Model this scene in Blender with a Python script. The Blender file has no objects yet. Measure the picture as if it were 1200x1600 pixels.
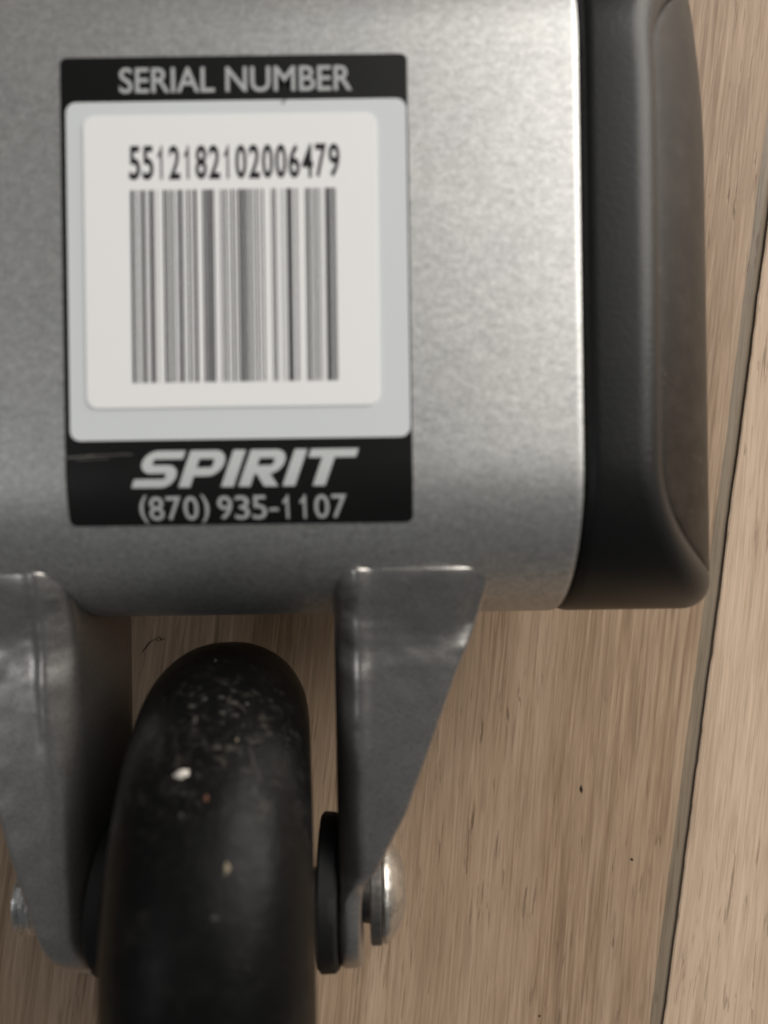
import bpy, bmesh, math, random
from mathutils import Vector, Matrix, noise
random.seed(7)
C = bpy.context.scene.collection
S = 0.001            # everything below is written in millimetres
ZB = 72.0            # height of the flat top of the tube over the floor

# ---------------------------------------------------------------- camera
cd = bpy.data.cameras.new('camera'); cam = bpy.data.objects.new('camera', cd); C.objects.link(cam)
cam.location = (0, 0, (ZB + 115) * S)
cam.rotation_euler = (0, 0, math.radians(-0.8))
cd.lens = 26; cd.sensor_width = 36; cd.clip_start = 0.002; cd.clip_end = 50
cd.dof.use_dof = True; cd.dof.focus_distance = 0.165; cd.dof.aperture_fstop = 8.6
bpy.context.scene.camera = cam

# ---------------------------------------------------------------- world and lamps
w = bpy.data.worlds.new('World'); bpy.context.scene.world = w; w.use_nodes = True
bg = w.node_tree.nodes['Background']; bg.inputs[0].default_value = (0.95, 0.98, 1.0, 1); bg.inputs[1].default_value = 0.085

def area(name, direction, dist, sx, sy, radiance, col):
    l = bpy.data.lights.new(name, 'AREA'); o = bpy.data.objects.new(name, l); C.objects.link(o)
    d = Vector(direction).normalized()
    o.location = d * dist + Vector((0, 0, ZB * S))
    o.rotation_euler = d.to_track_quat('Z', 'Y').to_euler()
    l.shape = 'RECTANGLE'; l.size = sx; l.size_y = sy
    l.energy = radiance * math.pi * sx * sy; l.color = col
    return o
area('ceiling_lamp', (0.58, 0.62, 1.0), 1.6, 1.65, 1.3, 1.12, (1.0, 0.98, 0.955))
area('side_lamp', (1.25, 0.95, 0.65), 1.5, 1.25, 1.1, 5.6, (1.0, 0.95, 0.875))
area('left_lamp', (-0.80, -0.12, 1.0), 1.5, 0.36, 0.36, 2.8, (0.97, 0.99, 1.0))

vs = bpy.context.scene.view_settings
vs.view_transform = 'Standard'; vs.look = 'None'; vs.exposure = 0.22; vs.gamma = 1

# ---------------------------------------------------------------- material helpers
def mat(name):
    m = bpy.data.materials.new(name); m.use_nodes = True
    nt = m.node_tree; b = nt.nodes['Principled BSDF']
    return m, nt, b
def N(nt, t, **kw):
    n = nt.nodes.new(t)
    for k, v in kw.items():
        if k in n.inputs: n.inputs[k].default_value = v
        else: setattr(n, k, v)
    return n
def L(nt, a, b): nt.links.new(a, b)
def ramp(nt, fac, stops):
    r = nt.nodes.new('ShaderNodeValToRGB')
    while len(r.color_ramp.elements) < len(stops): r.color_ramp.elements.new(0.5)
    for e, (p, c) in zip(r.color_ramp.elements, stops):
        e.position = p; e.color = (*c, 1) if not isinstance(c, (int, float)) else (c, c, c, 1)
    L(nt, fac, r.inputs[0]); return r.outputs[0]
def mapped(nt, scale, coord='Object', rot=(0, 0, 0), loc=(0, 0, 0)):
    tc = nt.nodes.new('ShaderNodeTexCoord'); mp = nt.nodes.new('ShaderNodeMapping')
    mp.inputs['Scale'].default_value = scale; mp.inputs['Rotation'].default_value = rot; mp.inputs['Location'].default_value = loc
    L(nt, tc.outputs[coord], mp.inputs[0]); return mp.outputs[0]
def noise_tex(nt, vec, scale, detail=3, rough=0.5, dist=0.0):
    n = N(nt, 'ShaderNodeTexNoise'); n.inputs['Scale'].default_value = scale; n.inputs['Detail'].default_value = detail
    n.inputs['Roughness'].default_value = rough; n.inputs['Distortion'].default_value = dist
    L(nt, vec, n.inputs['Vector']); return n.outputs[0]
def bump(nt, h, strength, dist, b, prev=None):
    n = N(nt, 'ShaderNodeBump'); n.inputs['Strength'].default_value = strength; n.inputs['Distance'].default_value = dist
    L(nt, h, n.inputs['Height'])
    if prev is not None: L(nt, prev, n.inputs['Normal'])
    if b is not None: L(nt, n.outputs[0], b.inputs['Normal'])
    return n.outputs[0]
def mix(nt, f, a, b, mode='MIX'):
    n = nt.nodes.new('ShaderNodeMix'); n.data_type = 'RGBA'; n.blend_type = mode
    for i, v in ((0, f), (6, a), (7, b)):
        if isinstance(v, (int, float)): n.inputs[i].default_value = v if i == 0 else (v, v, v, 1)
        elif isinstance(v, tuple): n.inputs[i].default_value = (*v, 1)
        else: L(nt, v, n.inputs[i])
    return n.outputs[2]
def math_n(nt, op, a, b=None):
    n = nt.nodes.new('ShaderNodeMath'); n.operation = op
    for i, v in ((0, a), (1, b)):
        if v is None: continue
        if isinstance(v, (int, float)): n.inputs[i].default_value = v
        else: L(nt, v, n.inputs[i])
    return n.outputs[0]

def silver(name, base, rough, mottled, metal=0.88):
    m, nt, b = mat(name)
    v = mapped(nt, (1, 1, 1))
    a = noise_tex(nt, mapped(nt, (1.0, 1.5, 1), rot=(0, 0, 0.45)), 700, 4, 0.75)
    fl = noise_tex(nt, v, 2600, 2, 0.7)
    c = noise_tex(nt, v, 90, 3, 0.5)
    col = ramp(nt, a, [(0.34, tuple(x * (1 - 0.16 * mottled) for x in base)), (0.66, tuple(min(1, x * (1 + 0.16 * mottled)) for x in base))])
    col = mix(nt, 1.0, col, ramp(nt, fl, [(0.35, 0.82), (0.65, 1.18)]), 'MULTIPLY')
    col2 = ramp(nt, c, [(0.3, (0.97, 0.97, 0.975)), (0.7, (1.03, 1.02, 1.01))])
    L(nt, mix(nt, 1.0, col, col2, 'MULTIPLY'), b.inputs['Base Color'])
    b.inputs['Metallic'].default_value = metal
    b.inputs['Roughness'].default_value = rough
    p = bump(nt, a, 0.22 * mottled, 0.0002, None)
    p = bump(nt, fl, 0.25, 0.00005, None, p)
    bump(nt, c, 0.10, 0.0004, b, p)
    return m
M = {}
M['silver'] = silver('silver_metallic_paint', (0.53, 0.53, 0.52), 0.48, 1.0)
M['silver_b'] = silver('silver_bracket_paint', (0.44, 0.42, 0.40), 0.34, 0.3, 0.95)

def plastic(name, base, rough, spec=0.5, grain=0.15, dust=0.0):
    m, nt, b = mat(name)
    v = mapped(nt, (1, 1, 1))
    d = noise_tex(nt, v, 160, 5, 0.7)
    spots = noise_tex(nt, v, 420, 3, 0.6)
    if dust:
        f = math_n(nt, 'MULTIPLY', math_n(nt, 'ADD', ramp(nt, d, [(0.45, 0.15), (0.75, 1.0)]), ramp(nt, spots, [(0.68, 0.0), (0.76, 2.0)])), dust)
        L(nt, mix(nt, f, base, (0.30, 0.25, 0.20)), b.inputs['Base Color'])
    else:
        b.inputs['Base Color'].default_value = (*base, 1)
    b.inputs['Roughness'].default_value = rough
    b.inputs['Specular IOR Level'].default_value = spec
    bump(nt, noise_tex(nt, v, 1500, 2, 0.5), grain, 0.0001, b)
    return m
M['cap'] = plastic('black_satin_plastic', (0.006, 0.0065, 0.0065), 0.38, 0.32, 0.6, 0.014)
M['cap_face'] = plastic('black_plastic_end_face', (0.013, 0.009, 0.006), 0.45, 0.2, 0.6, 0.075)
M['spacer'] = plastic('black_spacer_plastic', (0.008, 0.008, 0.008), 0.6, 0.3)
M['label_black'] = plastic('label_black_print', (0.006, 0.006, 0.006), 0.36, 0.3, 0.04, 0.006)
M['label_grey'] = plastic('label_pale_window', (0.72, 0.75, 0.76), 0.45, 0.4, 0.03)
M['paper'] = plastic('label_white_paper', (0.93, 0.93, 0.925), 0.55, 0.35, 0.05)
M['ink'] = plastic('black_ink', (0.012, 0.010, 0.014), 0.5, 0.3, 0.02)
M['ink_white'] = plastic('silver_print', (0.46, 0.47, 0.47), 0.45, 0.4, 0.02)
M['ink_logo'] = plastic('pale_logo_print', (0.58, 0.60, 0.60), 0.45, 0.4, 0.02)

def rubber():
    m, nt, b = mat('worn_black_rubber')
    v = mapped(nt, (1, 1, 1))
    big = noise_tex(nt, v, 60, 4, 0.6, 0.6)
    mid = noise_tex(nt, v, 260, 5, 0.7, 0.8)
    fine = noise_tex(nt, v, 700, 3, 0.6)
    wear = math_n(nt, 'MULTIPLY', ramp(nt, big, [(0.48, 0.0), (0.68, 1.0)]), ramp(nt, mid, [(0.52, 0.0), (0.72, 1.0)]))
    pos = N(nt, 'ShaderNodeVectorMath', operation='DISTANCE'); L(nt, v, pos.inputs[0]); pos.inputs[1].default_value = (0.001, 0.037, 0.026)
    zone = ramp(nt, math_n(nt, 'MULTIPLY', pos.outputs['Value'], 40.0), [(0.25, 1.0), (0.85, 0.0)])
    sm = noise_tex(nt, v, 330, 6, 0.75, 1.2)
    wear = math_n(nt, 'MAXIMUM', math_n(nt, 'MULTIPLY', wear, 0.6), math_n(nt, 'MULTIPLY', zone, ramp(nt, sm, [(0.54, 0.0), (0.66, 1.0)])))
    col = mix(nt, wear, (0.004, 0.004, 0.004), (0.055, 0.050, 0.042))
    L(nt, col, b.inputs['Base Color'])
    L(nt, ramp(nt, mid, [(0.3, 0.30), (0.7, 0.46)]), b.inputs['Roughness'])
    b.inputs['Specular IOR Level'].default_value = 0.13
    p = bump(nt, mid, 0.35, 0.0006, None)
    bump(nt, fine, 0.2, 0.0002, b, p)
    return m
M['rubber'] = rubber()

def steel(name, base, rough, rust=0.0):
    m, nt, b = mat(name)
    v = mapped(nt, (1, 1, 1))
    a = noise_tex(nt, v, 500, 4, 0.65)
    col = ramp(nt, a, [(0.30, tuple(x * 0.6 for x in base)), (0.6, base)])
    if rust:
        r = ramp(nt, noise_tex(nt, v, 380, 3, 0.6, 0.5), [(0.62, 0.0), (0.70, 1.0)])
        col = mix(nt, math_n(nt, 'MULTIPLY', r, rust), col, (0.16, 0.09, 0.055))
    L(nt, col, b.inputs['Base Color'])
    b.inputs['Metallic'].default_value = 0.95
    L(nt, ramp(nt, a, [(0.3, rough + 0.15), (0.7, rough)]), b.inputs['Roughness'])
    bump(nt, a, 0.5, 0.0004, b)
    return m
M['zinc'] = steel('zinc_plated_steel', (0.66, 0.63, 0.58), 0.27, 0.9)
M['zinc_bright'] = steel('bright_threaded_steel', (0.85, 0.85, 0.84), 0.22)
M['dark_steel'] = steel('shaded_washer_steel', (0.20, 0.19, 0.18), 0.45)  # darker washer steel; on the bolt neck it paints in the gap's shade

def wood(name, light, mid_c, dark, ox):
    m, nt, b = mat(name)
    tc = nt.nodes.new('ShaderNodeTexCoord')
    info = nt.nodes.new('ShaderNodeObjectInfo')
    # wandering of the grain across the board
    bend = noise_tex(nt, mapped(nt, (2.0, 1.3, 1), loc=(ox, 0, 0)), 1.0, 2, 0.5)
    sep = nt.nodes.new('ShaderNodeSeparateXYZ'); L(nt, tc.outputs['Object'], sep.inputs[0])
    x = math_n(nt, 'ADD', sep.outputs[0], math_n(nt, 'MULTIPLY', bend, 0.07))
    off = math_n(nt, 'MULTIPLY', info.outputs['Random'], 7.3)
    def vec(sx, sy):
        cmb = nt.nodes.new('ShaderNodeCombineXYZ')
        L(nt, math_n(nt, 'MULTIPLY', x, sx), cmb.inputs[0])
        L(nt, math_n(nt, 'MULTIPLY', math_n(nt, 'ADD', sep.outputs[1], off), sy), cmb.inputs[1])
        return cmb.outputs[0]
    g1 = noise_tex(nt, vec(38, 2.0), 1.0, 4, 0.6, 0.2)
    g2 = noise_tex(nt, vec(230, 11), 1.0, 5, 0.72, 0.7)
    g3 = noise_tex(nt, vec(850, 17), 1.0, 5, 0.7, 0.3)
    g5 = noise_tex(nt, vec(2100, 55), 1.0, 3, 0.6, 0.2)
    g4 = noise_tex(nt, vec(820, 52), 1.0, 3, 0.65, 0.4)
    g6 = noise_tex(nt, vec(26, 12), 1.0, 3, 0.6, 0.3)
    c1 = ramp(nt, g1, [(0.38, tuple(x_ * 0.92 for x_ in mid_c)), (0.60, light)])
    c2 = mix(nt, ramp(nt, g2, [(0.44, 0.8), (0.60, 0.0)]), c1, mid_c)
    c2 = mix(nt, ramp(nt, g2, [(0.30, 0.7), (0.42, 0.0)]), c2, dark)
    g7 = noise_tex(nt, vec(70, 5), 1.0, 3, 0.6, 0.8)
    vary = ramp(nt, g7, [(0.40, 0.12), (0.60, 1.0)])
    c3 = mix(nt, math_n(nt, 'MULTIPLY', vary, ramp(nt, g3, [(0.38, 0.6), (0.52, 0.0)])), c2, dark)
    c3 = mix(nt, ramp(nt, g7, [(0.44, 0.30), (0.56, 0.0)]), c3, tuple(x_ * 1.05 for x_ in light))
    c3 = mix(nt, ramp(nt, g3, [(0.52, 0.0), (0.66, 0.6)]), c3, tuple(x_ * 1.10 for x_ in light))
    c3 = mix(nt, ramp(nt, g5, [(0.36, 0.35), (0.50, 0.0)]), c3, dark)
    c3 = mix(nt, ramp(nt, g5, [(0.56, 0.0), (0.70, 0.35)]), c3, tuple(x_ * 1.15 for x_ in light))
    pore = math_n(nt, 'MULTIPLY', ramp(nt, g4, [(0.34, 1.0), (0.40, 0.0)]), ramp(nt, g6, [(0.46, 0.15), (0.58, 1.0)]))
    c4 = mix(nt, math_n(nt, 'MULTIPLY', pore, 0.5), c3, tuple(x_ * 0.45 for x_ in dark))
    L(nt, c4, b.inputs['Base Color'])
    b.inputs['Roughness'].default_value = 0.5
    b.inputs['Specular IOR Level'].default_value = 0.3
    h = math_n(nt, 'ADD', math_n(nt, 'MULTIPLY', g2, 0.6), math_n(nt, 'SUBTRACT', math_n(nt, 'MULTIPLY', g3, 0.5), math_n(nt, 'MULTIPLY', pore, 0.8)))
    bump(nt, h, 0.35, 0.0006, b)
    return m
M['wood_a'] = wood('greyed_oak_laminate', (0.49, 0.355, 0.25), (0.36, 0.245, 0.155), (0.19, 0.12, 0.072), 0.0)
M['wood_b'] = wood('pale_oak_laminate', (0.70, 0.53, 0.395), (0.58, 0.425, 0.30), (0.32, 0.22, 0.145), 3.1)
M['bevel'] = wood('worn_bevel_edge', (0.25, 0.195, 0.14), (0.18, 0.14, 0.10), (0.10, 0.075, 0.052), 0.0)
M['core'] = plastic('plank_core', (0.24, 0.19, 0.14), 0.8, 0.2)
M['dirt_pale'] = plastic('pale_grit', (0.62, 0.58, 0.52), 0.7, 0.3)
M['dirt_tan'] = plastic('tan_grit', (0.24, 0.20, 0.14), 0.8, 0.3)
M['dirt_red'] = plastic('reddish_grit', (0.11, 0.05, 0.03), 0.8, 0.3)
M['dirt_dark'] = plastic('dark_speck', (0.03, 0.022, 0.015), 0.8, 0.2)
M['scratch'] = plastic('grey_scuff', (0.14, 0.135, 0.125), 0.5, 0.4)
M['dirt_grey'] = plastic('grey_grime', (0.045, 0.042, 0.037), 0.8, 0.2)

# ---------------------------------------------------------------- object helpers
def mesh_obj(name, verts, faces, material, parent=None, smooth=True, mats=None, fm=None, z0=ZB):
    me = bpy.data.meshes.new(name)
    me.from_pydata([(x * S, y * S, (z + z0) * S) for x, y, z in verts], [], faces)
    me.materials.append(M[material])
    for k in (mats or []): me.materials.append(M[k])
    if fm:
        for i, p in enumerate(me.polygons): p.material_index = fm[i]
    bm = bmesh.new(); bm.from_mesh(me); bmesh.ops.recalc_face_normals(bm, faces=bm.faces); bm.to_mesh(me); bm.free()
    if smooth:
        for p in me.polygons: p.use_smooth = True
    me.update()
    o = bpy.data.objects.new(name, me); C.objects.link(o)
    if parent: o.parent = parent
    return o
def autosmooth(o, deg=35):
    me = o.data
    bm = bmesh.new(); bm.from_mesh(me)
    for e in bm.edges:
        if len(e.link_faces) == 2 and e.calc_face_angle(0) > math.radians(deg): e.smooth = False
    bm.to_mesh(me); bm.free()
def grid_faces(nu, nv, close_v=False):
    f = []
    for i in range(nu - 1):
        for j in range(nv if close_v else nv - 1):
            k = (j + 1) % nv
            f.append((i * nv + j, i * nv + k, (i + 1) * nv + k, (i + 1) * nv + j))
    return f

# ================================================================ FLOOR
floor = bpy.data.objects.new('floor', None); C.objects.link(floor)
floor['kind'] = 'structure'
floor['label'] = 'pale greyed oak laminate floor of long planks with dark grooves'
GROOVE_X = 86.7; ANG = math.radians(-8.2)
floor.rotation_euler = (0, 0, ANG)
PW, PL = 190.0, 1285.0
def plank_mesh(L_, Wd, lip):
    # top face subdivided lengthwise; wide worn bevel on the +x side, tight bevel on the -x side
    n = 520
    xs = None; verts = []; faces = []; fm = []
    for i in range(n + 1):
        y = L_ * i / n
        j = noise.noise(Vector((y * 0.05, 3.1, 0))) * 0.3 + noise.noise(Vector((y * 0.3, 8.1, 0))) * 0.14 + noise.noise(Vector((y * 1.3, 4.1, 0))) * 0.14
        k = noise.noise(Vector((y * 0.06, 7.7, 1))) * 0.22 + noise.noise(Vector((y * 0.35, 1.7, 1))) * 0.13 + noise.noise(Vector((y * 1.3, 2.7, 1))) * 0.15
        rows = [(0.05, -9), (0.05, -0.8), (0.2 + k, -0.12), (0.6 + k, 0), (Wd * .33, 0), (Wd * .66, 0), (Wd - 3.5 + j, 0), (Wd - 3.0 + j, -0.10), (Wd - 1.2 + j * .4, -0.5), (Wd - 0.05, -0.75), (Wd - 0.05, -9)]
        verts += [(a, y, b) for a, b in rows]
    m = 11
    for i in range(n):
        for j in range(m - 1):
            faces.append((i * m + j, i * m + j + 1, (i + 1) * m + j + 1, (i + 1) * m + j))
            fm.append({0: 2, 1: 2, 6: 1, 7: 1, 8: 2, 9: 2}.get(j, 0))
    faces.append(tuple(range(m))); fm.append(2)
    faces.append(tuple(n * m + j for j in range(m))); fm.append(2)
    return verts, faces, fm
v_, f_, fm_ = plank_mesh(PL - 0.6, PW, 1)
proto = {}
for key in ('wood_a', 'wood_b'):
    o = mesh_obj('plank', v_, f_, key, floor, smooth=False, mats=['bevel', 'core'], fm=fm_, z0=0)
    proto[key] = o
first = set(proto)
offs = {-1: -720, 0: -420, 1: -230, 2: -900, -2: -150, 3: -480, -3: -1000, 4: -60, -4: -560}
for r in range(-4, 5):
    for c in (-1, 0, 1):
        key = 'wood_b' if r in (1, 3, -2, -4) else 'wood_a'
        if r == 0 or r == 1: pass
        if key in first: o = proto[key]; first.discard(key)
        else:
            o = proto[key].copy(); C.objects.link(o); o.parent = floor
        o.location = ((GROOVE_X - PW + r * PW) * S, (offs[r] + c * PL) * S, 0)
# sub-floor under the planks
mesh_obj('underlay', [(-1200, -2200, -9.2), (1200, -2200, -9.2), (1200, 2600, -9.2), (-1200, 2600, -9.2)], [(0, 1, 2, 3)], 'core', floor, smooth=False, z0=0)
def floor_speck(x, y, a, b, rot, material='dirt_dark'):
    # small dark resin mark, a thin lens of grime lying on a plank
    vs_, fs_ = [], []
    n = 9
    for i in range(n):
        t = 2 * math.pi * i / n; rr = 1 + 0.25 * random.uniform(-1, 1)
        px, py = a * rr * math.cos(t), b * rr * math.sin(t)
        vs_.append((x + px * math.cos(rot) - py * math.sin(rot), y + px * math.sin(rot) + py * math.cos(rot), 0.02))
    vs_.append((x, y, 0.12))
    fs_ = [(i, (i + 1) % n, n) for i in range(n)]
    o = mesh_obj('speck', vs_, fs_, material, None, z0=0)
    o.parent = floor; o.matrix_parent_inverse = Matrix.Rotation(-ANG, 4, 'Z')
    return o
floor_speck(48.9, -70.8, 0.45, 1.1, 0.1)
floor_speck(61.4, -88.7, 0.35, 0.45, 0.4)
floor_speck(37.5, -128.0, 0.3, 0.4, 0.0)

# ================================================================ STABILISER (one thing)
foot = bpy.data.objects.new('stabilizer_foot', None); C.objects.link(foot)
foot['label'] = 'silver metallic stabilizer tube with black end cap, serial number sticker and black transport wheel'
foot['category'] = 'exercise machine foot'

R, Y0, Y1 = 27.0, 7.9, 73.0
def profile(a=0.0, nf=24, nc=28):
    """closed outline of the flat-oval tube, inset by a; list of (y, z)"""
    r = R - a; pts = []
    for i in range(nf): pts.append((Y0 + (Y1 - Y0) * i / nf, -R + r))
    for i in range(nc): t = math.pi * i / nc; pts.append((Y1 + r * math.sin(t), -R + r * math.cos(t)))
    for i in range(nf): pts.append((Y1 - (Y1 - Y0) * i / nf, -R - r))
    for i in range(nc): t = math.pi * i / nc; pts.append((Y0 - r * math.sin(t), -R - r * math.cos(t)))
    return pts
NP = len(profile())
# --- tube
XE = 31.4
rings = [(-260, 0), (-120, 0), (-60, 0), (-20, 0), (XE - 1.2, 0), (XE - 0.5, 0.06), (XE - 0.12, 0.3), (XE, 0.8), (XE - 0.1, 2.4), (XE - 8, 2.5)]
verts = []
for X, a in rings: verts += [(X, y, z) for y, z in profile(a)]
tube = mesh_obj('tube', verts, grid_faces(len(rings), NP, True), 'silver', foot)

# --- end cap
cap_rings = []
for X, a in [(XE - 6, 2.7), (XE + 0.05, 2.7), (XE + 0.1, 1.6), (XE + 0.55, 1.3), (XE + 0.9, 0.55), (XE + 1.6, 0.15), (XE + 2.6, 0.0)]:
    cap_rings.append([(X, y, z) for y, z in profile(a)])
def xface(z, y=0): return 61.0 - 0.035 * (z + R) ** 2 - 0.0025 * max(0, y - 62) ** 2
prof7 = profile(5.6)
FL = 5.4
for k in range(0, 15):
    u = math.pi / 2 * k / 14
    a = 5.6 * (1 - math.cos(u)); ring = []
    for (y, z), (y7, z7) in zip(profile(a), prof7):
        ring.append((xface(z7, y7) - FL + FL * math.sin(u), y, z))
    cap_rings.append(ring)
cap_rings.append([(xface(z7, y7) - 0.35, y, z) for (y, z), (y7, z7) in zip(profile(5.72), prof7)])
cap_rings.append([(xface(z7, y7) - 1.2, y, z) for (y, z), (y7, z7) in zip(profile(5.75), prof7)])
cap_rings.append([(xface(z7, y7) - 1.3, y, z) for (y, z), (y7, z7) in zip(profile(7.6), prof7)])
verts = [p for r in cap_rings for p in r]
cap = mesh_obj('end_cap', verts, grid_faces(len(cap_rings), NP, True), 'cap', foot)
face_rings = []
for a, dx in [(6.0, -1.2), (6.0, -0.45), (6.15, -0.2), (6.5, -0.05)] + [(7.5 + 1.6 * i, 0) for i in range(12)] + [(26.6, 0)]:
    face_rings.append([(xface(z, y) + dx, y, z) for y, z in profile(a)])
verts = [p for r in face_rings for p in r]
faces = grid_faces(len(face_rings), NP, True)
faces.append(tuple((len(face_rings) - 1) * NP + j for j in range(NP)))
panel = mesh_obj('end_face', verts, faces, 'cap_face', cap)

# --- sticker, wrapped on the tube: u across (= X), s along the outline (s = Y on the flat)
def on_tube(u, s, h):
    if s < Y0:
        t = (Y0 - s) / R; return (u, Y0 - (R + h) * math.sin(t), -R + (R + h) * math.cos(t))
    if s > Y1:
        t = (s - Y1) / R; return (u, Y1 + (R + h) * math.sin(t), -R + (R + h) * math.cos(t))
    return (u, s, h)
PXMM = 1155 / 115
def us(px, py):
    """sticker millimetres of a point measured on the sticker, origin at the tube's datum"""
    x, y = px - 600, py - 800
    u = (x - 0.014 * y) / PXMM; v = -(y + 0.014 * x) / PXMM
    if v < Y0:                                   # follow the curved flank
        for _ in range(3):
            t = (Y0 - v) / R
            dz = R * (1 - math.cos(min(t, 1)))
            vv = -(y + 0.014 * x) / PXMM * (115 + dz) / 115
            v = Y0 - R * math.asin(max(-1, min(1, (Y0 - vv) / R)))
    return u, v
def rounded(u0, u1, s0, s1, r, n=6):
    pts = []
    for cx, cy, a0 in ((u1 - r, s1 - r, 0), (u0 + r, s1 - r, 90), (u0 + r, s0 + r, 180), (u1 - r, s0 + r, 270)):
        for i in range(n + 1):
            t = math.radians(a0 + 90 * i / n); pts.append((cx + r * math.cos(t), cy + r * math.sin(t)))
    return pts
def flat_to_tube(name, polys, h, material, parent, thick=0.0, cut=True):
    """polys: list of 2-D outlines (or a ready bmesh) laid on the tube at height h"""
    if isinstance(polys, bmesh.types.BMesh): bm = polys
    else:
        bm = bmesh.new()
        for p in polys: bm.faces.new([bm.verts.new((a, b, 0)) for a, b in p])
    smin = min(v.co.y for v in bm.verts); smax = max(v.co.y for v in bm.verts)
    cuts = []
    s = math.floor(smin)
    while s < smax:
        if s < Y0 + 1 or s > Y1 - 1: cuts.append(s)
        s += 0.5
    for c in cuts:
        bmesh.ops.bisect_plane(bm, geom=bm.verts[:] + bm.edges[:] + bm.faces[:], plane_co=(0, c, 0), plane_no=(0, 1, 0))
    bmesh.ops.recalc_face_normals(bm, faces=bm.faces)
    for f in bm.faces:
        if f.normal.z < 0: f.normal_flip()
    if thick:
        ext = bmesh.ops.extrude_face_region(bm, geom=bm.faces[:])
        top = [g for g in ext['geom'] if isinstance(g, bmesh.types.BMVert)]
        tops = set(top)
        for v in bm.verts: v.co.z = h if v in tops else h - thick
    else:
        for v in bm.verts: v.co.z = h
    for v in bm.verts:
        x, y, z = on_tube(v.co.x, v.co.y, v.co.z); v.co = (x * S, y * S, (z + ZB) * S)
    me = bpy.data.meshes.new(name); bm.to_mesh(me); bm.free(); me.materials.append(M[material])
    o = bpy.data.objects.new(name, me); C.objects.link(o); o.parent = parent
    return o
def text_bm(txt, box, bold=0.0, shear=0.0, spacing=1.0):
    cu = bpy.data.curves.new('t', 'FONT'); cu.body = txt; cu.offset = bold; cu.shear = shear; cu.space_character = spacing
    cu.resolution_u = 5; cu.fill_mode = 'FRONT'
    to = bpy.data.objects.new('t', cu); C.objects.link(to)
    me = bpy.data.meshes.new_from_object(to.evaluated_get(bpy.context.evaluated_depsgraph_get()))
    bpy.data.objects.remove(to); bpy.data.curves.remove(cu)
    bm = bmesh.new(); bm.from_mesh(me); bpy.data.meshes.remove(me)
    xs = [v.co.x for v in bm.verts]; ys = [v.co.y for v in bm.verts]
    u0, u1, s0, s1 = box
    for v in bm.verts:
        v.co.x = u0 + (v.co.x - min(xs)) / (max(xs) - min(xs)) * (u1 - u0)
        v.co.y = s0 + (v.co.y - min(ys)) / (max(ys) - min(ys)) * (s1 - s0)
    return bm
ONE = [(0.30, 0), (0.48, 0), (0.48, 1.0), (0.36, 1.0), (0.27, 0.86), (0.08, 0.76), (0.08, 0.62), (0.20, 0.66), (0.30, 0.74)]
def digits_bm(txt, box_, bold, cell_w=0.84, widths={}):
    """figures of equal pitch; the figure one has a flag and no foot"""
    u0, u1, s0, s1 = box_
    adv = [widths.get(c, 1.0) for c in txt]; tot = sum(adv) - (1 - cell_w); x = 0; out = bmesh.new()
    for c, a in zip(txt, adv):
        if c != ' ':
            x0 = u0 + (u1 - u0) * x / tot; x1 = u0 + (u1 - u0) * (x + a * cell_w) / tot
            if c == '1':
                f = [out.verts.new((x0 + (x1 - x0) * (p + 0.12), s0 + (s1 - s0) * q, 0)) for p, q in ONE]; out.faces.new(f)
            else:
                lo, hi = (s0, s1)
                if c == '-': lo, hi = s0 + (s1 - s0) * 0.34, s0 + (s1 - s0) * 0.47
                if c in '()': lo, hi = s0 - (s1 - s0) * 0.12, s1 + (s1 - s0) * 0.06
                g = text_bm(c, (x0, x1, lo, hi), bold); me = bpy.data.meshes.new('g'); g.to_mesh(me); g.free(); out.from_mesh(me); bpy.data.meshes.remove(me)
        x += a
    return out
def box(px0, py0, px1, py1):
    cx, cy = (px0 + px1) / 2, (py0 + py1) / 2
    return us(px0, cy)[0], us(px1, cy)[0], us(cx, py1)[1], us(cx, py0)[1]

u0, u1, s0, s1 = box(99, 88, 641, 819)
sticker = flat_to_tube('sticker', [rounded(u0, u1, s0, s1, 1.1)], 0.12, 'label_black', foot, 0.12)
b_ = box(107, 158, 638, 686)
flat_to_tube('pale_window', [rounded(*b_, 1.6)], 0.15, 'label_grey', sticker)
b_ = box(134, 181, 590, 636)
paper = flat_to_tube('paper_label', [rounded(*b_, 1.7)], 0.32, 'paper', sticker, 0.16)
flat_to_tube('heading_lettering', text_bm('SERIAL NUMBER', box(187, 105, 550, 145), 0.012), 0.165, 'ink_white', sticker)
flat_to_tube('serial_number', digits_bm('5512182102006479', box(203, 228, 531, 281), 0.022), 0.35, 'ink', sticker)
flat_to_tube('phone_number', digits_bm('(870) 935-1107', box(216, 774, 541, 811), 0.008, 0.86, {'(': .55, ')': .55, ' ': .42, '-': .62}), 0.165, 'ink_white', sticker)
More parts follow.
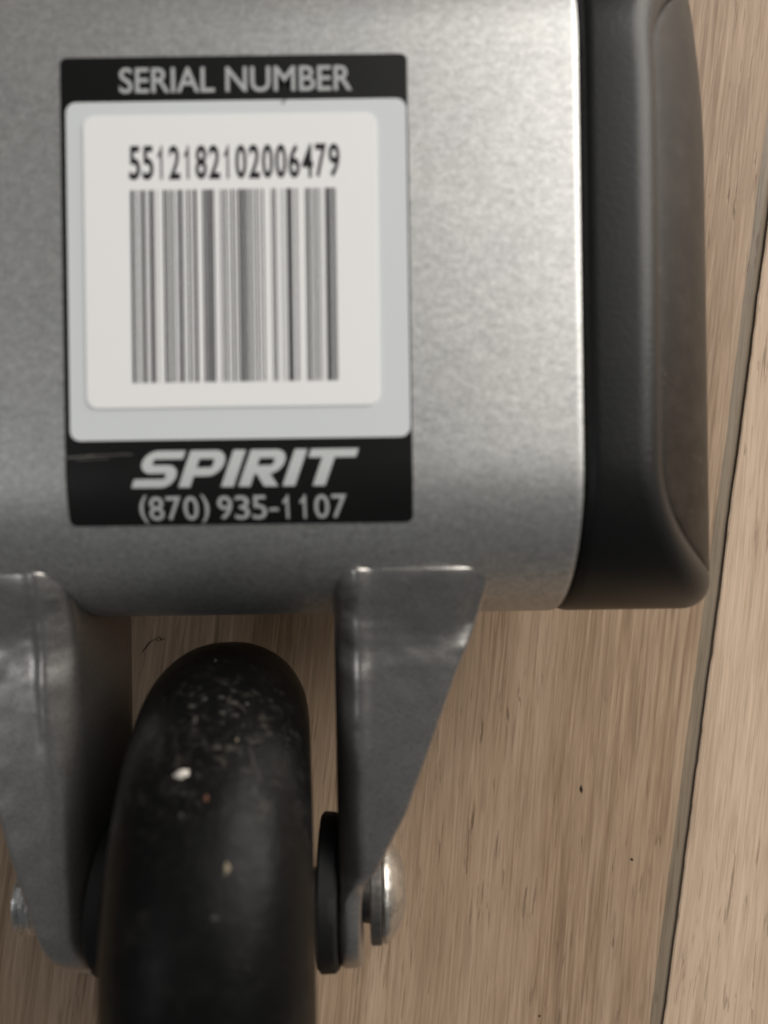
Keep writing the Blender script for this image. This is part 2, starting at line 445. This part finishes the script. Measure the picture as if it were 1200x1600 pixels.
# heavy slanted capitals of the maker's name, drawn as outlines (unit height, sheared)
def logo_polys():
    T = 0.25
    P = []
    def rect(a, b, c, d): P.append([(a, b), (c, b), (c, d), (a, d)])
    def arc_band(cx, cy, rx, ry, t, a0, a1, n=10):
        for i in range(n):
            p, q = math.radians(a0 + (a1 - a0) * i / n), math.radians(a0 + (a1 - a0) * (i + 1) / n)
            P.append([(cx + rx * math.cos(p), cy + ry * math.sin(p)), (cx + rx * math.cos(q), cy + ry * math.sin(q)),
                      (cx + (rx - t * 1.2) * math.cos(q), cy + (ry - t) * math.sin(q)), (cx + (rx - t * 1.2) * math.cos(p), cy + (ry - t) * math.sin(p))])
    t = 0.23
    # S  (0 .. 1.0)
    rect(0.32, 1 - t, 1.02, 1); arc_band(0.32, 0.69, 0.32, 0.31, t, 90, 270)
    rect(0.32, 0.385, 0.70, 0.61); arc_band(0.70, 0.305, 0.30, 0.305, t, 90, -90)
    rect(-0.06, 0, 0.70, t)
    # P
    x = 1.15; rect(x, 0, x + 0.30, 1); rect(x + 0.30, 1 - t, x + 0.66, 1); rect(x + 0.30, 0.30, x + 0.66, 0.30 + t); arc_band(x + 0.66, 0.65, 0.32, 0.35, t, 90, -90)
    # I
    x = 2.25; rect(x, 0, x + 0.32, 1)
    # R
    x = 2.70; rect(x, 0, x + 0.30, 1); rect(x + 0.30, 1 - t, x + 0.66, 1); rect(x + 0.30, 0.34, x + 0.66, 0.34 + t); arc_band(x + 0.66, 0.67, 0.32, 0.33, t, 90, -90)
    P.append([(x + 0.36, 0.345), (x + 0.70, 0.345), (x + 1.02, 0), (x + 0.66, 0)])
    # I
    x = 3.83; rect(x, 0, x + 0.32, 1)
    # T
    x = 4.25; rect(x, 1 - t, x + 1.22, 1); rect(x + 0.36, 0, x + 0.68, 1 - t)
    return P
a0_, a1_, c0_, c1_ = box(205, 703, 561, 760)
polys = [[(x + 0.34 * y, y) for x, y in p] for p in logo_polys()]
xs = [x for p in polys for x, y in p]; mn, mx = min(xs), max(xs)
polys = [[(a0_ + (x - mn) / (mx - mn) * (a1_ - a0_), c0_ + y * (c1_ - c0_)) for x, y in p] for p in polys]
flat_to_tube('brand_lettering', polys, 0.17, 'ink_logo', sticker)
bars = [(210, 4), (216, 1.2), (219.5, 1.2), (226.5, 4.6), (233.5, 1.1), (240, 5), (248, .8), (259.5, 3.4), (264.5, 1.5), (268.5, 1.8), (273, 1.8), (278, .7), (283.5, 4.6), (290, .8), (296, 2.6), (301, 1),
        (306.5, 3.8), (319.5, 3), (324, 1.6), (328, 3.6), (333.5, 3), (345, 1.1), (348.5, 1.1), (352.5, 2.2), (358, 1), (363.5, 2.6), (368.5, 1), (374.5, 3.8), (379, 1.4), (382.5, 3.0), (387, 1.2), (390.5, 1.9), (395, 1.2),
        (400, 2.0), (404.5, 1), (410, 2.0), (424, 1.6), (428.5, 2.4), (438, .7), (442, .7), (449.5, 5), (454.5, 1.6), (460, 1.3), (463, .8), (475.5, 1.2), (479.5, 3), (484.5, 1.1), (488, 1.3), (491.5, 1.3), (495, 1.2), (499, .7), (508.5, 4.8), (513.5, 1.6), (517, 1.8), (520.5, 1.8)]
bs = box(207, 297, 526, 597)
polys = []
for x, wd in bars:
    c = (x - 210 + 2.5) / 313.5 * (bs[1] - bs[0]) + bs[0]; hw = wd * 1.22 / PXMM / 2
    polys.append([(c - hw, bs[2]), (c + hw, bs[2]), (c + hw, bs[3]), (c - hw, bs[3])])
flat_to_tube('barcode', polys, 0.35, 'ink', sticker)
# scuff across the lower left of the sticker, and small nicks
sc = []
for (xa, ya, xb, yb, wd) in ((100, 716, 150, 712, 3.2), (150, 712, 208, 710, 2.0), (120, 719, 170, 716, 1.4)):
    (ua, sa), (ub, sb) = us(xa, ya), us(xb, yb)
    n = 12
    top = []; bot = []
    for i in range(n + 1):
        f = i / n; cu_ = ua + (ub - ua) * f; cs = sa + (sb - sa) * f + 0.04 * noise.noise(Vector((cu_ * 2, 0, wd)))
        hw = wd / PXMM / 2 * (0.55 + 0.6 * abs(noise.noise(Vector((cu_ * 3, 5, wd)))))
        top.append((cu_, cs + hw)); bot.append((cu_, cs - hw))
    for i in range(n): sc.append([bot[i], bot[i + 1], top[i + 1], top[i]])
flat_to_tube('scuff', sc, 0.19, 'scratch', sticker)
(ua, sa) = us(443, 162)
flat_to_tube('nick', [[(ua - .35, sa - .12), (ua - .1, sa - .25), (ua + .4, sa + .45), (ua + .2, sa + .55)]], 0.18, 'ink', sticker)

# --- brackets
AX_Y, AX_Z = -71.5, -25.5
def interp(tab, v):
    if v >= tab[0][0]: return tab[0][1]
    for (a, fa), (b, fb) in zip(tab, tab[1:]):
        if v >= b: return fb + (fa - fb) * (v - b) / (a - b)
    return tab[-1][1]
W_T = [(-10, 25.6), (-14, 24.8), (-18, 23.8), (-21.3, 22.6), (-27.7, 19.8), (-40, 15.4), (-52, 11.0), (-57.5, 8.0), (-61, 6.4), (-64, 5.3), (-67, 4.7), (-72, 4.2), (-75, 4.0), (-90, 4.0)]
ZT_T = [(-8.6, -5.9), (-11, -6.3), (-14, -7.2), (-18, -8.6), (-20.5, -9.35), (-22.5, -9.5), (-26, -9.5), (-60, -11.2), (-66, -12.3), (-71.5, -12.5)]
W_L = [(-10, 26), (-14, 25), (-18, 24), (-21.3, 23), (-27.7, 20.3), (-40, 16.2), (-52, 12.8), (-62, 10.4), (-68, 8.8), (-73, 7.4), (-78, 6.0), (-82, 5.0), (-90, 4.4)]
ZL_T = [(-8.6, -5.9), (-11, -6.3), (-14, -7.2), (-18, -8.6), (-20.5, -9.3), (-22.5, -9.5), (-26, -9.5), (-60, -11.6), (-71.5, -12.5)]
def bracket(mirror, seed):
    Ys = [-8.6, -8.8, -9.2] + [-9.5 - 0.6 * i for i in range(200)]
    Ys = [y for y in Ys if y > -83.6] + [-83.7, -84.0, -84.2, -84.35, -84.45, -84.49]
    WT, ZT = (W_L, ZL_T) if mirror else (W_T, ZT_T)
    cols = []; NPL, NA, NFL, NE = 16, 10, 20, 8
    for Y in Ys:
        if Y < AX_Y:
            q = math.sqrt(max(0.0, 1 - ((Y - AX_Y) / 13.0) ** 2)); zt = AX_Z + 13 * q; zb = AX_Z - 13 * q
        else: zt = interp(ZT, Y); zb = -39 + 0.5 * max(0, (-50 - Y)) / 21.5
        th = 2.0
        if Y > -9.5: th = 2.0 * math.sqrt(max(0.04, 1 - ((Y + 9.5) / 0.92) ** 2))
        wd = interp(WT, Y)
        q_ = max(0.0, min(1.0, (wd - 4.0) / 2.2)); ang = math.pi / 2 * (q_ * q_ * (3 - 2 * q_)); fl = max(0.0, wd - 5.6) + 0.05
        rr = 3.0; sg = math.sin(ang)
        top = zt - 2.0 - (rr * sg if ang > 0.01 else 0)
        if zt - zb < 8: top = (zt + zb) / 2 + max(0, (zt - zb) / 2 - 2.0)
        zbm = min(zb + 0.0, top - 0.3)
        mid, nrm = [], []
        for i in range(NPL): mid.append((-7.0, zbm + (top - zbm) * i / (NPL - 1))); nrm.append((-1.0, 0.0))
        for i in range(1, NA + 1):
            t = max(ang, 0.02) * i / NA
            mid.append((-7.0 + rr * (1 - math.cos(t)), top + rr * math.sin(t))); nrm.append((-math.cos(t), math.sin(t)))
        ex, ez = mid[-1]; tx, tz = math.sin(max(ang, .02)), math.cos(max(ang, .02))
        for i in range(1, NFL + 1):
            d = fl * i / NFL; mid.append((ex + d * tx, ez + d * tz * 0.3)); nrm.append(nrm[NPL + NA - 1])
        off = []
        n_ = len(mid)
        for k in range(n_):
            X, Z = mid[k]; nz = 0.0
            f = max(0.0, (k - NPL) / (NA + NFL - 1))
            if k > NPL and ang > 1.0:
                near = max(0.0, min(1.0, (Y + 30) / 6))
                nz += 0.35 * noise.noise(Vector((X * .22 + seed, Y * .22, 0))) * (0.3 + 0.7 * near)
                nz += 0.10 * noise.noise(Vector((X * .8 + seed, Y * .8, 3))) * (0.25 + 0.75 * near)
                # pressed collar at the tube end: raised toward the outer corner, soft ridge above the bend
                if Y > -23: nz += 0.7 * math.sin(min(1, max(0, (f - 0.5) / 0.3)) * math.pi / 2) * math.sin((Y + 23) / 13 * math.pi / 2) - (1.9 * max(0, (f - 0.78) / 0.22) ** 2 * min(1, (Y + 23) / 4))
                rd = max(0.0, min(1.0, (Y + 46) / 18))
                nz += 0.75 * rd * math.exp(-((X + 4.3) / 1.0) ** 2) * (1 + 0.3 * noise.noise(Vector((Y * .22, seed, 9))))
            off.append(nz)
        row = []
        for k in range(n_): row.append((mid[k][0] + nrm[k][0] * th, mid[k][1] + nrm[k][1] * th + off[k]))
        # rounded outer edge
        (mx_, mz_), (nx_, nz_) = mid[-1], nrm[-1]; tx_, tz_ = nz_, -nx_
        for j in range(1, NE):
            t = math.pi * j / NE; c_, s2 = math.cos(t), math.sin(t)
            c2 = abs(c_) ** .6 * (1 if c_ > 0 else -1); s3 = s2 ** .8
            row.append((mx_ + nx_ * th * c2 + tx_ * 1.7 * s3, mz_ + nz_ * th * c2 + tz_ * 1.7 * s3 + off[-1]))
        for k in range(n_ - 1, -1, -1):
            row.append((mid[k][0] - nrm[k][0] * th, mid[k][1] - nrm[k][1] * th + off[k]))
        for j in range(1, NE):
            t = math.pi * j / NE; c_, s2 = math.cos(t), math.sin(t)
            c2 = abs(c_) ** .6 * (1 if c_ > 0 else -1)
            row.append((mid[0][0] + th * c2, mid[0][1] - 0.9 * s2 ** .6))
        if wd < 4.3 and Y < -84: pass
        cols.append([((X if not mirror else -62 - X), Y, Z) for X, Z in row])
    m = len(cols[0]); verts = [p for r in cols for p in r]
    n = len(cols)
    faces = grid_faces(n, m, True) + [tuple(range(m)), tuple((n - 1) * m + j for j in range(m))]
    return mesh_obj('fork_bracket', verts, faces, 'silver_b', foot)
br = bracket(False, 1.0); bl = bracket(True, 9.0)
# weld beads where the flanges meet the tube
def weld(parent, xa, xb, seed):
    n, k = 46, 10; verts = []
    for i in range(n + 1):
        X = xa + (xb - xa) * i / n
        r = 0.75 + 0.6 * noise.noise(Vector((X * .35, seed, 0))) + 0.25 * noise.noise(Vector((X * 1.3, seed, 0)))
        taper = min(1, i / 4, (n - i) / 4) ; r *= max(0.15, taper)
        cy, cz = -9.9 + 0.9 * noise.noise(Vector((X * .3, seed, 4))) , -7.3 + 0.5 * noise.noise(Vector((X * .25, seed, 7)))
        for j in range(k):
            t = 2 * math.pi * j / k; verts.append((X, cy + r * 1.5 * math.cos(t), cz + r * math.sin(t)))
    return mesh_obj('weld_bead', verts, grid_faces(n + 1, k, True) + [tuple(range(k)), tuple(n * k + j for j in range(k))], 'silver_b', parent)
weld(br, -5.5, 15.5, 2.0); weld(bl, -78, -57, 5.0)

# --- lathe about the axle (X axis)
def lathe(name, prof, material, parent, n=72, cy=AX_Y, cz=AX_Z, wob=None, closed=False):
    verts = []
    for i in range(n):
        t = 2 * math.pi * i / n
        for X, r in prof:
            rr = r + (wob(X, r, t) if wob else 0)
            verts.append((X, cy + rr * math.cos(t), cz + rr * math.sin(t)))
    m = len(prof); faces = []
    for i in range(n):
        k = (i + 1) % n
        for j in range(m if closed else m - 1):
            j2 = (j + 1) % m
            faces.append((i * m + j, i * m + j2, k * m + j2, k * m + j))
    o = mesh_obj(name, verts, faces, material, parent)
    return o
wheel = bpy.data.objects.new('wheel', None); C.objects.link(wheel); wheel.parent = foot
WX = -30.5
wheel.location = (WX * S, AX_Y * S, (AX_Z + ZB) * S)
wheel.rotation_euler = (0, math.radians(7.0), 0)
def unshift(o):
    o.data.transform(Matrix.Translation((-WX * S, -AX_Y * S, -(AX_Z + ZB) * S)))
RW, AC, BC, RE = 46.6, 15.7, 15.4, 31.2
prof = []
for i in range(41):
    t = math.pi * i / 40
    c, s_ = math.cos(t), math.sin(t)
    prof.append((WX + AC * (abs(c) ** 0.92) * (1 if c > 0 else -1), RE + BC * s_))
prof += [(WX - AC + 0.3, 27.5), (WX - AC + 1.2, 25.5), (WX - AC + 2.2, 24.0), (WX + AC - 2.2, 24.0), (WX + AC - 1.2, 25.5), (WX + AC - 0.3, 27.5)]
tyre = lathe('tyre', prof, 'rubber', wheel, 128, closed=True,
             wob=lambda X, r, t: 0.12 * noise.noise(Vector((X * .15, 5 * math.cos(t) * r * .02, 5 * math.sin(t) * r * .02))) + 0.05 * noise.noise(Vector((X * .6, math.cos(t) * r * .6, math.sin(t) * r * .6))))
unshift(tyre)
prof = [(WX - 10, 4.2), (WX - 15.2, 4.2), (WX - 15.2, 9.5), (WX - 14.6, 10), (WX - 11, 10.5), (WX - 10.4, 12), (WX - 10.4, 22), (WX - 11.4, 24.3), (WX + 11.4, 24.3), (WX + 10.4, 22), (WX + 10.4, 12), (WX + 11, 10.5), (WX + 14.6, 10), (WX + 15.2, 9.5), (WX + 15.2, 4.2), (WX + 10, 4.2)]
hub = lathe('hub', prof, 'spacer', wheel, 64, closed=True); unshift(hub); autosmooth(hub)
# grit stuck in the tread: (angle round the wheel in degrees from +Y up, offset across, size)
def grit(a_deg, w, lx, ly, hz, material):
    n = 12; a = math.radians(a_deg); rloc = RE + BC * math.sqrt(max(0, 1 - (w / AC) ** 2))
    nrm = Vector((w / AC ** 2 * BC, math.cos(a) , math.sin(a))).normalized()
    nrm = Vector((w / AC ** 2, (rloc - RE) / BC ** 2 * math.cos(a), (rloc - RE) / BC ** 2 * math.sin(a))).normalized()
    base = Vector((w, rloc * math.cos(a), rloc * math.sin(a)))
    t1 = Vector((1, 0, 0)); t1 = (t1 - nrm * t1.dot(nrm)).normalized(); t2 = nrm.cross(t1)
    vs_, fs_ = [], []
    sd = random.random() * 50
    for ring, (f, h) in enumerate(((1.0, -0.05), (0.75, 0.6), (0.35, 1.0))):
        for i in range(n):
            t = 2 * math.pi * i / n; k = f * (1 + 0.9 * noise.noise(Vector((math.cos(t) * 1.5 + sd, math.sin(t) * 1.5, ring * .4))))
            p = base + t1 * lx * k * math.cos(t) + t2 * ly * k * math.sin(t) + nrm * hz * h
            vs_.append(tuple(p))
    fs_ = grid_faces(3, n, True) + [tuple(2 * n + i for i in range(n))]
    return vs_, fs_, material
groups = {}
def add_grit(*a):
    vs_, fs_, m_ = grit(*a); V, F = groups.setdefault(m_, ([], []))
    k = len(V); V += vs_; F += [tuple(i + k for i in f) for f in fs_]
GRIT_MAIN = [(43.6, -3.5, 1.35, 0.62, 0.5, 'dirt_pale'), (60.1, 3.5, 0.5, 0.75, 0.3, 'dirt_tan'), (48.5, 0.2, 0.45, 0.4, 0.25, 'dirt_red'), (51.0, -3.2, 0.45, 0.35, 0.2, 'dirt_grey'),
    (47.3, -3.2, 0.5, 0.2, 0.15, 'dirt_grey'), (28.1, -3.4, 0.7, 0.5, 0.2, 'dirt_grey'), (26.5, -1.5, 0.6, 0.4, 0.2, 'dirt_grey'), (26.3, 1.1, 0.8, 0.3, 0.2, 'dirt_grey'), (27.5, 3.2, 0.7, 0.5, 0.2, 'dirt_grey'),
    (27.6, 5.2, 0.4, 0.2, 0.25, 'scratch'), (34.2, 8.8, 0.7, 0.35, 0.25, 'dirt_grey'), (37.0, 4.1, 0.3, 0.3, 0.2, 'dirt_tan'), (38.8, 1.3, 0.9, 0.35, 0.15, 'dirt_grey'), (67.4, 2.0, 0.6, 0.35, 0.15, 'dirt_grey'),
    (75.2, 6.2, 0.5, 0.35, 0.15, 'dirt_grey'), (45.1, 6.7, 0.35, 0.25, 0.15, 'dirt_grey'), (31.0, 3.6, 0.9, 0.3, 0.15, 'dirt_grey'), (30.5, 1.5, 0.5, 0.4, 0.15, 'dirt_grey'), (32.0, -2.6, 0.5, 0.7, 0.15, 'dirt_grey')]
for g in GRIT_MAIN: add_grit(*g)
for i in range(4):
    aa = random.gauss(52, 20); ww = random.gauss(1, 6)
    if abs(ww) > 14: continue
    sz = random.uniform(0.08, 0.2)
    add_grit(aa, ww, sz * random.uniform(.8, 2.0), sz, 0.12, random.choice(['scratch', 'dirt_grey', 'dirt_grey']))
for m_, (V, F) in groups.items():
    o = mesh_obj('grit', V, F, m_, wheel, z0=0); o['kind'] = 'stuff'
# spacers between hub and plates
for X0, X1 in ((-12.9, -9.15), (-52.9, -49.5)):
    o = lathe('spacer', [(X0, 4.2), (X0, 13.2), (X0 + .5, 13.8), (X0 + 2.0, 13.7), (X1 - .6, 13.6), (X1, 13.0), (X1, 4.2)], 'spacer', foot, 64, closed=True,
              wob=lambda X, r, t: 0.18 * noise.noise(Vector((X, r * math.cos(t) * .5, r * math.sin(t) * .5))) if r > 10 else 0)
    autosmooth(o)
# bolt with washer flange and low domed head
bolt = lathe('bolt', [(-66.5, 0.01), (-66.5, 3.2), (-66.0, 3.9), (-64.5, 4.0), (-1.3, 4.0), (-1.25, 8.6), (-1.1, 9.0), (-0.7, 9.15), (-0.2, 8.9), (0.6, 8.0), (1.6, 6.7), (2.3, 5.6), (2.8, 4.3), (3.1, 2.6), (3.15, 0.01)], 'zinc', foot, 64,
             wob=lambda X, r, t: 0.28 * noise.noise(Vector((X * .6, r * math.cos(t) * .35, r * math.sin(t) * .35))) + 0.10 * noise.noise(Vector((X * 1.4, r * math.cos(t) * 1.1, r * math.sin(t) * 1.1))) if X > -4 and r > 1 else 0)
autosmooth(bolt, 30)
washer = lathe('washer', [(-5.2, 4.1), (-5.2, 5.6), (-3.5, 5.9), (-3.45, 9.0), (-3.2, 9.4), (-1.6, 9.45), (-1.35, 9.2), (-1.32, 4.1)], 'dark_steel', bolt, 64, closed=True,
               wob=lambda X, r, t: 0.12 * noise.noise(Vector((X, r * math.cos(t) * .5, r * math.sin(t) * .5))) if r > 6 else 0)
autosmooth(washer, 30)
# thread on the far end, the nut on it
tp = []
X = -68.8
while X < -62.6:
    tp += [(X, 5.7), (X + 0.5, 7.0), (X + 0.7, 7.0), (X + 1.2, 5.7)]; X += 1.25
tp = [(-69.3, 0.01), (-69.3, 5.0)] + tp
thread = lathe('thread', tp, 'zinc_bright', bolt, 48); autosmooth(thread, 25)
def hexnut(x0, x1, r, material, parent):
    prof_, n = [(x0, .80), (x0, .93), (x0 + .5, 1.0), (x1 - .5, 1.0), (x1, .93), (x1, .55)], 48
    verts = []
    for i in range(n):
        t = 2 * math.pi * i / n; k = r * math.cos(math.pi / 6) / math.cos((t % (math.pi / 3)) - math.pi / 6)
        for X_, f in prof_: verts.append((X_, AX_Y + min(k, r * .985) * f * math.cos(t), AX_Z + min(k, r * .985) * f * math.sin(t)))
    m = len(prof_); faces = []
    for i in range(n):
        k = (i + 1) % n
        for j in range(m):
            j2 = (j + 1) % m; faces.append((i * m + j, i * m + j2, k * m + j2, k * m + j))
    o = mesh_obj('nut', verts, faces, material, parent); autosmooth(o, 25); return o
hexnut(-64.5, -57.2, 7.6, 'zinc_bright', foot)

# --- a thin dark hair caught at the bracket edge
def hair(pts, r=0.06):
    verts = []; k = 5
    for (x, y, z) in pts:
        for j in range(k):
            t = 2 * math.pi * j / k; verts.append((x + r * math.cos(t), y, z + r * math.sin(t)))
    return verts, grid_faces(len(pts), k, True)
V, F = [], []
for pts in ([(-60, -32.2, 0.3), (-58.8, -31.5, 0.5), (-57.8, -31.0, 0.9), (-57.2, -31.9, 0.6)], [(-61.5, -34.5, 0.2), (-60.3, -32.8, 0.4), (-59.6, -32.0, 0.3)], [(-57.5, -30.6, 0.5), (-56.6, -31.6, 0.3), (-56.0, -31.2, 0.2)]):
    v2, f2 = hair(pts, 0.13); k = len(V); V += v2; F += [tuple(i + k for i in f) for f in f2]
h = mesh_obj('hair', V, F, 'dirt_dark', None, z0=0)
h['label'] = 'wisp of dark lint on the floor between the left bracket and the wheel'; h['category'] = 'lint'
